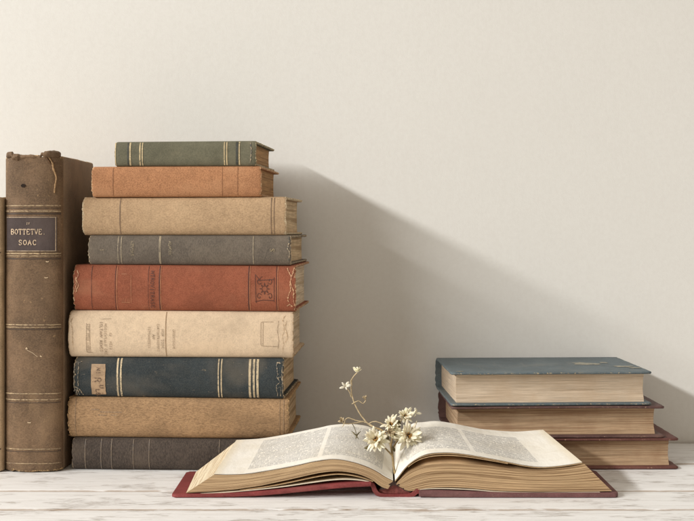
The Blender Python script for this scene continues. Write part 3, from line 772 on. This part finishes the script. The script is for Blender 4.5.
# boards
mR = cloth('dusty_red_cloth', (0.225, 0.045, 0.045), wear=(0.50, 0.34, 0.26), ww=.0011, mott=.25, fine=.2, seed=31, rough=.7, bump=.4, thr=.92)
mR2 = cloth('plum_grey_turn_in', (0.185, 0.085, 0.085), wear=(0.45, 0.33, 0.26), ww=.0011, mott=.25, fine=.2, seed=32, rough=.7, bump=.4, thr=.88)
def board(name, topf, botf, mat, lift=0):
    n = 60; YFB, YBB = YF-.0035, YB+.0035
    V = []; E = []; Fc = []; m = 18
    tf = prof(topf, YF, n); bf = prof(botf, YF, n)
    for i in range(n):
        a = tf[i]; b = bf[i]; loop = []
        x0, x1 = tf[0].x, tf[-1].x
        dx = min(abs(a.x-tf[-1].x), 1)
        c = .0035-math.sqrt(max(0, .0035**2-(.0035-min(dx, .0035))**2))
        e = min(.0008, (a.y-b.y)*.4)
        rim = .3*e if i == n-1 else 0
        q = nz(a.x*300, 1, 5)*.0004
        def zf(z, f):
            return max(.0002, z*(1-lift*f))
        ys = [YFB+c+q] + [YFB+c+.001+(YBB-YFB-2*c-.002)*k/m for k in range(m+1)] + [YBB-c]
        for k, y in enumerate(ys):
            zt = a.y-(e if k in (0, len(ys)-1) else 0)-rim
            f = (y-YFB)/(YBB-YFB); loop.append((a.x, y, zf(zt, f)))
        for k, y in enumerate(ys[::-1]):
            zt = b.y+(e if k in (0, len(ys)-1) else 0)+rim
            f = (y-YFB)/(YBB-YFB); loop.append((b.x, y, zf(zt, f) if lift else max(.0002, zt)))
        for p in loop:
            V.append(Vector(p)-ORG); E.append(min(p[1]-YFB, YBB-p[1], dx)+.0002)
    L = len(loop)
    for i in range(n-1):
        for k in range(L): Fc.append((i*L+k, (i+1)*L+k, (i+1)*L+(k+1) % L, i*L+(k+1) % L))
    Fc.append(tuple(range(L))); Fc.append(tuple(range((n-1)*L, n*L))[::-1])
    return mesh(name, V, Fc, mat, root, True, E, sharp=50)
board('cover_board', [(371, 481.5), (355, 482), (340, 483), (320, 484.9), (300, 487), (275, 489.6), (250, 491.6), (210, 493.4), (172, 493.8)],
      [(371, 485.8), (355, 486.6), (340, 487.6), (320, 489.5), (300, 491.6), (275, 494.0), (250, 495.8), (210, 497), (172, 497.3)], mR)
board('cover_board', [(419, 490.2), (440, 490.2), (480, 491.6), (520, 492.4), (570, 492.6), (618, 492.3)],
      [(419, 496.2), (440, 496.7), (480, 497.1), (520, 497.2), (570, 497.2), (618, 497.2)], mR2)['label'] = 'plum grey right board of the open book'
# spine piece: hinge down from the left board, along the table, up to the right board
SO = prof([(370.5, 481.6), (374.5, 484.5), (376.5, 489), (379.5, 492.6), (385, 494.0), (394, 494.4), (404, 494.2), (410.5, 493.2), (413.8, 490.6), (417, 488.6), (420, 490)], YF, 60)
SU = prof([(368.5, 485.4), (371.2, 487.5), (372.6, 491.2), (376.5, 495.8), (384, 497.2), (394, 497.3), (405, 497.3), (413.5, 496.6), (416.5, 494.6), (418.5, 493.6), (420.5, 495)], YF, 60)
sp = ruled('spine', SO, SU, SO, SU, mR, ny=12, nt=3, jitter=.0005)
# lining of the folded sections: arch over the hollow, dark ragged top
AT = prof([(381, 488), (385, 486.5), (390, 483.5), (394, 481.8), (399, 484), (405, 488.8), (411, 490.8)], YF, 40)
AB = prof([(380, 489.8), (385, 489.2), (390, 487.0), (394, 485.4), (399, 487.0), (405, 490.8), (411, 492.2)], YF, 40)
ruled('spine_lining', AT, AB, AT, AB, plain('dark_glue', (0.045, 0.025, 0.02), .7, .5, 500), ny=8, nt=2, jitter=.0006)
HT = prof([(379, 489.6), (385, 488.8), (390, 486.8), (394, 485.2), (399, 486.8), (405, 490.6), (411, 492.0)], YF+.004, 40)
HB = prof([(380, 493.2), (386, 494.6), (390, 494.9), (394, 495.0), (399, 494.9), (405, 494.7), (411, 493.6)], YF+.004, 40)
o = ruled('inner_hinge', HT, HB, HT, HB, plain('hollow_red_cloth', (0.26, 0.085, 0.075), .85, .3, 350), ny=6, nt=3, jitter=.001)
for v in o.data.vertices: v.co.y = .004 + v.co.y*.9

# ---------------------------------------------------------------- dried flower sprig lying in the gutter
fr = thing('dried_flower_sprig', 'dried cream blossoms with a curling stem in the gutter of the open book', 'dried flowers', tuple(W(394, 466, 1.000)))
FO = Vector(fr.location)
petm = plain('dried_petal', (0.88, 0.77, 0.58), .85, .25, 130, trans=.15)
petw = plain('dried_petal_white', (0.82, 0.76, 0.62), .8, .08, 260, trans=.15)
cenm = plain('flower_centre', (0.52, 0.30, 0.11), .9, .4, 900)
stm = plain('dry_stem', (0.33, 0.24, 0.12), .85, .25, 300)
stl = plain('pale_dry_stem', (0.50, 0.40, 0.25), .85, .2, 300)
leafm = plain('dry_leaf', (0.15, 0.125, 0.065), .85, .3, 300)
def curve_tube(name, pts, r0, r1, mat, parent=fr, n=7, m=30):
    q = spline([W(*p)-FO for p in pts], m)
    q = [v+Vector((nz(i*.5, 1, 1), nz(i*.5, 2, 1), nz(i*.5, 3, 1)))*.0003 for i, v in enumerate(q)]
    V, Fc = tube(q, [r0+(r1-r0)*i/(m-1) for i in range(m)], n)
    return mesh(name, V, Fc, mat, parent, True, sharp=80)
def petals(c, r, n, tilt, mat, seed, cup=.25, layers=2, wd=.30, parent=fr, centre=True, name='blossom'):
    rnd = random.Random(seed); V = []; Fc = []
    R = Matrix.Rotation(tilt[1], 3, 'Z') @ Matrix.Rotation(tilt[0], 3, 'X')
    for ly in range(layers):
        for k in range(n):
            a = 2*math.pi*(k+.5*ly+rnd.uniform(-.28, .28))/n
            rl = r*rnd.uniform(.72, 1.1)*(1-.18*ly); w = r*wd*rnd.uniform(.7, 1.2); cp = cup+ly*.3+rnd.uniform(-.15, .25)
            tw = rnd.uniform(-1.1, 1.1); bend = rnd.uniform(-.45, .45)
            d = Vector((math.cos(a), math.sin(a), 0)); t = Vector((-math.sin(a), math.cos(a), 0)); b0 = len(V)
            prof_w = (.45, .85, 1.0, .80, .25)
            for s, f in enumerate((.08, .35, .6, .82, 1.0)):
                h = r*(cp*f+.22*math.sin(f*2.6)-bend*f*f*.8)
                ctr = d*rl*f+Vector((0, 0, h))+t*bend*r*.3*f*f
                side = (t*math.cos(tw*f)+Vector((0, 0, 1))*math.sin(tw*f))*w*.5*prof_w[s]
                dip = Vector((0, 0, -.10*w*prof_w[s]))
                V += [R@(ctr-side)+c, R@(ctr+dip)+c, R@(ctr+side)+c]
            for s in range(4):
                for q in (0, 1):
                    i0 = b0+s*3+q; Fc.append((i0, i0+1, i0+4, i0+3))
    o = mesh(name, V, Fc, mat, parent, True, sharp=80)
    so = o.modifiers.new('thickness', 'SOLIDIFY'); so.thickness = .00012
    if centre:
        V = []; Fc = []
        for k in range(26):
            a = rnd.uniform(0, 6.28); rr = r*.24*math.sqrt(rnd.random())
            p0 = Vector((math.cos(a)*rr*.5, math.sin(a)*rr*.5, r*.02)); p1 = Vector((math.cos(a)*rr*1.6, math.sin(a)*rr*1.6, r*(.42+.12*rnd.random())))
            v, f = tube([R@p0+c, R@((p0+p1)*.5)+c, R@p1+c], [r*.03, r*.03, r*.05], 5); b0 = len(V)
            V += v; Fc += [tuple(i+b0 for i in q) for q in f]
        mesh('flower_centre', V, Fc, cenm, o, True)
    return o
mm = 1/1000
# stems
curve_tube('stem', [(395, 474, .990), (393.5, 465, .998), (392.5, 456, 1.006), (391, 447, 1.012), (388, 438, 1.018), (383, 431, 1.024), (376, 428, 1.030)], .0011, .0008, stm)
curve_tube('stem', [(376, 428, 1.030), (369, 424.5, 1.034), (363, 418, 1.036), (357, 408.5, 1.036), (353, 399, 1.036), (351.2, 390, 1.036), (351.5, 381, 1.036), (354, 376, 1.036), (357, 373, 1.036)], .0008, .0005, stl)
curve_tube('stem', [(352, 404, 1.036), (355.5, 402, 1.034), (359, 401, 1.034), (363, 403.5, 1.034), (365.5, 400.5, 1.034), (364.5, 398, 1.034)], .0005, .0004, stl)
curve_tube('stem', [(351.3, 397, 1.036), (349.5, 392, 1.034), (347, 388.5, 1.034)], .0005, .0004, stl)
curve_tube('stem', [(352.0, 385.5, 1.036), (351.0, 381, 1.034), (352.4, 378.5, 1.034)], .0007, .0006, stl)
curve_tube('stem', [(376, 428, 1.030), (366, 422.5, 1.032), (356, 420.5, 1.032), (349, 418, 1.032), (345.5, 419.5, 1.032), (344.5, 423, 1.032), (342.5, 427, 1.032)], .0006, .0004, stl)
curve_tube('stem', [(364, 421.5, 1.032), (354, 423.2, 1.030), (346, 424, 1.028), (341, 421.5, 1.028)], .0005, .0004, stl)
curve_tube('stem', [(392, 450, 1.010), (396, 443, 1.016), (401, 437, 1.020), (406, 434, 1.024)], .0009, .0008, stm)
curve_tube('stem', [(391, 446, 1.012), (393, 434, 1.020), (397, 426, 1.026), (403, 418, 1.030)], .0008, .0006, stm)
curve_tube('stem', [(388, 438, 1.018), (389, 432, 1.022), (391, 428, 1.026)], .0007, .0006, stm)
curve_tube('stem', [(392.5, 456, 1.006), (386, 449, 1.008), (379, 442, 1.012)], .0008, .0007, stm)
curve_tube('stem', [(368, 424, 1.033), (375, 421.5, 1.030), (384, 424.5, 1.028), (390, 427, 1.026)], .0005, .0005, stl)
def Wf(px, py, d): return W(px, py, d)-FO
T_ = math.radians
petals(Wf(376.5, 441, 1.002), .0132, 13, (T_(62), T_(-12)), petm, 1, .12, 3, .29)
petals(Wf(407.5, 437, 1.014), .0140, 14, (T_(66), T_(14)), petm, 2, .12, 3, .28)
petals(Wf(391.5, 426, 1.022), .0102, 10, (T_(58), T_(-5)), petm, 3, .25, 3, .30)
petals(Wf(404.5, 417, 1.026), .0095, 9, (T_(60), T_(10)), petm, 4, .3, 3, .30)
petals(Wf(396, 437, 1.018), .0095, 10, (T_(55), T_(5)), petm, 10, .4, 2, .4)
petals(Wf(345.5, 386.5, 1.033), .0058, 5, (T_(70), 0), petw, 5, .2, 1, .45, centre=False)
petals(Wf(357.3, 373, 1.036), .0042, 8, (T_(20), 0), petm, 6, .9, 2, .7, centre=False, name='bud')
petals(Wf(364.6, 399.5, 1.034), .0026, 6, (T_(20), 0), stl, 7, .9, 2, .7, centre=False, name='bud')
petals(Wf(342, 422, 1.028), .0036, 6, (T_(40), 0), stl, 8, .6, 2, .5, centre=False, name='bud')
petals(Wf(416, 413.5, 1.026), .0055, 3, (T_(80), T_(25)), petm, 12, .2, 1, .5, centre=False, name='petal')
petals(Wf(389, 433, 1.010), .0050, 6, (T_(60), T_(25)), stl, 13, .5, 2, .4, centre=False, name='bud')
def dleaf(pts, w, mat=leafm):
    q = spline([W(*p)-FO for p in pts], 10); V = []; Fc = []
    for i, p in enumerate(q):
        t = (q[min(9, i+1)]-q[max(0, i-1)]).normalized(); s = t.cross(Vector((0, -.7, .7))).normalized()
        ww = w*math.sin(math.pi*min(1, (i+.4)/9.6))**.8
        V += [p-s*ww, p+Vector((0, -.0004, .0002)), p+s*ww]
    for i in range(9):
        for k in (0, 1): a = i*3+k; Fc.append((a, a+1, a+4, a+3))
    o = mesh('leaf', V, Fc, mat, fr, True)
    so = o.modifiers.new('thickness', 'SOLIDIFY'); so.thickness = .0003
dleaf([(371, 445, 1.004), (367.5, 447.5, 1.000), (364, 448.5, .998)], .0018)
curve_tube('stem', [(352, 423.3, 1.030), (354.5, 428, 1.029), (356, 433, 1.026), (357.2, 437, 1.022)], .0004, .0003, leafm)
dleaf([(361, 431, 1.028), (357.5, 434.5, 1.024), (355.5, 439.5, 1.018)], .0007)
dleaf([(351.5, 431, 1.028), (355.5, 435, 1.022), (359, 439.5, 1.018)], .0007)
dleaf([(398.5, 420, 1.02), (399.5, 424, 1.018), (398.5, 429, 1.016)], .0014)
dleaf([(387, 434, 1.01), (387.5, 438, 1.006), (388.5, 442, 1.003)], .0014)
dleaf([(392.5, 446, 1.006), (394, 449.5, 1.003), (394.5, 452, 1.000)], .0013)
dleaf([(409, 418, 1.022), (412.5, 414.5, 1.022), (416.5, 409.5, 1.022)], .0012, petm)
dleaf([(413, 427, 1.022), (415.5, 424, 1.022), (417, 420.5, 1.022)], .0010, petm)

# ---------------------------------------------------------------- setting
WALL = 1.2225
def wall_mat():
    m, nt, b = new_mat('painted_wall'); N = NT(nt)
    v = N.coord()
    a = N.noise(v, 3.0, 4, 0.5); f = N.noise(v, 240, 5, 0.65); g = N.noise(v, 900, 3, .6)
    c = N.mix(N.ramp(a, .3, .7), (0.772, 0.769, 0.738), (0.797, 0.794, 0.764))
    c = N.mix(N.ramp(f, .35, .7, 0, .3), c, (0.72, 0.707, 0.675))
    li = N.noise(N.coord(scale=(1, 1, .12)), 420, 3, .7); c = N.mix(N.ramp(li, .4, .7, 0, .08), c, (0.69, 0.68, 0.635))
    N.l(c, b.inputs['Base Color']); b.inputs['Roughness'].default_value = .9
    b.inputs['Specular IOR Level'].default_value = .1
    N.bump(N.math('ADD', f, N.math('MULTIPLY', g, .6)), b, .32, .0004)
    return m
w = mesh('wall', [(-2.2, WALL, -.4), (2.2, WALL, -.4), (2.2, WALL, 1.6), (-2.2, WALL, 1.6), (-2.2, WALL+.08, -.4), (2.2, WALL+.08, -.4), (2.2, WALL+.08, 1.6), (-2.2, WALL+.08, 1.6)],
         [(0, 1, 2, 3), (5, 4, 7, 6), (4, 0, 3, 7), (1, 5, 6, 2), (3, 2, 6, 7), (4, 5, 1, 0)], wall_mat(), None, False)
w['kind'] = 'structure'; w['label'] = 'plain warm off-white painted wall behind the books'

def plank_mat(seed):
    m, nt, b = new_mat('whitewashed_wood'); N = NT(nt)
    v = N.coord(scale=(1, 1, 1), off=(seed, seed*.7, 0))
    gr = N.noise(N.coord(scale=(5, 60, 8), off=(seed, seed*.31, 0)), 3.0, 6, .65, .6)
    gr2 = N.noise(N.coord(scale=(14, 230, 20), off=(seed, seed*.31, 0)), 3.0, 4, .7, .3)
    bl = N.noise(N.coord(scale=(5, 16, 3), off=(seed*2, seed, 0)), 3.0, 4, .6, .4)
    white = N.mix(N.ramp(gr, .40, .75), (0.85, 0.85, 0.845), (0.74, 0.73, 0.715))
    worn = N.math('MULTIPLY', N.ramp(gr2, .52, .58), N.ramp(bl, .50, .58))
    c = N.mix(N.math('MULTIPLY', worn, .8), white, (0.34, 0.29, 0.245))
    deep = N.math('MULTIPLY', N.ramp(gr, .60, .68), N.ramp(bl, .56, .70))
    c = N.mix(N.math('MULTIPLY', deep, .7), c, (0.33, 0.24, 0.17))
    vo = N.n('ShaderNodeTexVoronoi'); vo.inputs['Scale'].default_value = 1.0
    N.l(N.coord(scale=(4.5, 14, 1), off=(seed*1.3, seed, 0)), vo.inputs['Vector'])
    kn = N.math('ADD', vo.outputs['Distance'], N.math('MULTIPLY', gr2, .10))
    c = N.mix(N.ramp(kn, .15, .07, 0, .75), c, (0.36, 0.23, 0.14))
    e = N.attr('edge')
    em = N.ramp(N.math('SUBTRACT', N.noise(N.coord(scale=(12, 60, 1), off=(seed, 0, 0)), 3.0, 3, .6), N.math('MULTIPLY', e, 110)), .22, .42)
    c = N.mix(N.math('MULTIPLY', em, .7), c, (0.34, 0.24, 0.16))
    N.l(c, b.inputs['Base Color']); b.inputs['Roughness'].default_value = .62
    b.inputs['Specular IOR Level'].default_value = .3
    N.bump(N.math('ADD', gr, N.math('ADD', gr2, N.math('MULTIPLY', worn, -1.0))), b, .5, .0009)
    return m
tab = thing('wooden_table', 'whitewashed wooden plank table carrying all the books', 'table', (0, .9, 0))
by = [WALL-.001, 1.112, .997, .931, .835, .730]
for i in range(len(by)-1):
    y1, y0 = by[i]-.0008, by[i+1]+.0008
    V = []; E = []; Fc = []; nx = 160; X0, X1 = -1.1, 1.1; r = .0014
    for k in range(nx+1):
        x = X0+(X1-X0)*k/nx
        n0 = nz(x*9, i*3.3, 1)*.0006+nz(x*60, i*3.3, 2)*.0003; n1 = nz(x*9, i*3.3+9, 1)*.0006+nz(x*60, i*3.3+9, 2)*.0003
        lp = [(y0+n0, -.020), (y0+n0, -r), (y0+n0+r*.3, -r*.3), (y0+n0+r, 0)]
        for q in range(1, 12): lp.append((y0+(y1-y0)*q/12, 0))
        lp += [(y1+n1-r, 0), (y1+n1-r*.3, -r*.3), (y1+n1, -r), (y1+n1, -.020)]
        for (y, z) in lp:
            V.append((x, y-.9, z)); E.append(min(y-y0, y1-y) if z > -.01 else 0)
    L = len(lp)
    for k in range(nx):
        for q in range(L):
            Fc.append((k*L+q, (k+1)*L+q, (k+1)*L+(q+1) % L, k*L+(q+1) % L))
    Fc.append(tuple(range(L))); Fc.append(tuple(range(nx*L, (nx+1)*L))[::-1])
    mesh('plank', V, Fc, plank_mat(i*5.3+1.7), tab, True, E, sharp=50)
und = plain('raw_wood', (0.16, 0.11, 0.07), .9, .2, 60)
for x in (-.8, 0, .8):
    vv = [(x+a, y, z) for z in (-.045, -.0202) for (a, y) in ((-.03, -.165), (.03, -.165), (.03, .31), (-.03, .31))]
    mesh('batten', vv, [(3, 2, 1, 0), (4, 5, 6, 7), (0, 1, 5, 4), (1, 2, 6, 5), (2, 3, 7, 6), (3, 0, 4, 7)], und, tab, False)
for x in (-1.0, 1.0):
    for y in (.80, 1.15):
        vv = [(x+a, y-.9+c, z) for z in (-.75, -.0202) for (a, c) in ((-.025, -.025), (.025, -.025), (.025, .025), (-.025, .025))]
        mesh('leg', vv, [(3, 2, 1, 0), (4, 5, 6, 7), (0, 1, 5, 4), (1, 2, 6, 5), (2, 3, 7, 6), (3, 0, 4, 7)], und, tab, False)

# ---------------------------------------------------------------- light and camera
wd = bpy.data.worlds.new('World'); S.world = wd; wd.use_nodes = True
bg = wd.node_tree.nodes['Background']; bg.inputs[0].default_value = (1.0, 0.86, 0.70, 1); bg.inputs[1].default_value = 0.44

def area(name, target, direction, dist, sx, sy, power, color):
    ld = bpy.data.lights.new(name, 'AREA'); ld.shape = 'ELLIPSE'; ld.size = sx; ld.size_y = sy
    ld.energy = power; ld.color = color
    o = bpy.data.objects.new(name, ld); COL.objects.link(o)
    dr = Vector(direction).normalized(); zax = -dr
    xax = (Vector((0, 1, 0))-zax*zax.y).normalized(); yax = zax.cross(xax)
    M = Matrix((xax, yax, zax)).transposed().to_4x4(); M.translation = Vector(target)-dr*dist
    o.matrix_world = M
    return o
area('window_light', (0.0, 1.15, .18), (1.9, 1.0, -1.0), 5.0, 4.7, .26, 338, (1.0, 0.985, 0.955))

cd = bpy.data.cameras.new('Camera'); cam = bpy.data.objects.new('Camera', cd); COL.objects.link(cam)
cam.location = (0, 0, EYE); cam.rotation_euler = (math.pi/2, 0, 0)
cd.sensor_width = 36; cd.lens = 36*F/694.0
cd.shift_y = -(260.5-HZ)/694.0; cd.clip_start = .01; cd.clip_end = 50
S.camera = cam
S.view_settings.view_transform = 'Standard'; S.view_settings.look = 'None'
S.view_settings.exposure = 0; S.view_settings.gamma = 1
S.render.engine = 'CYCLES'
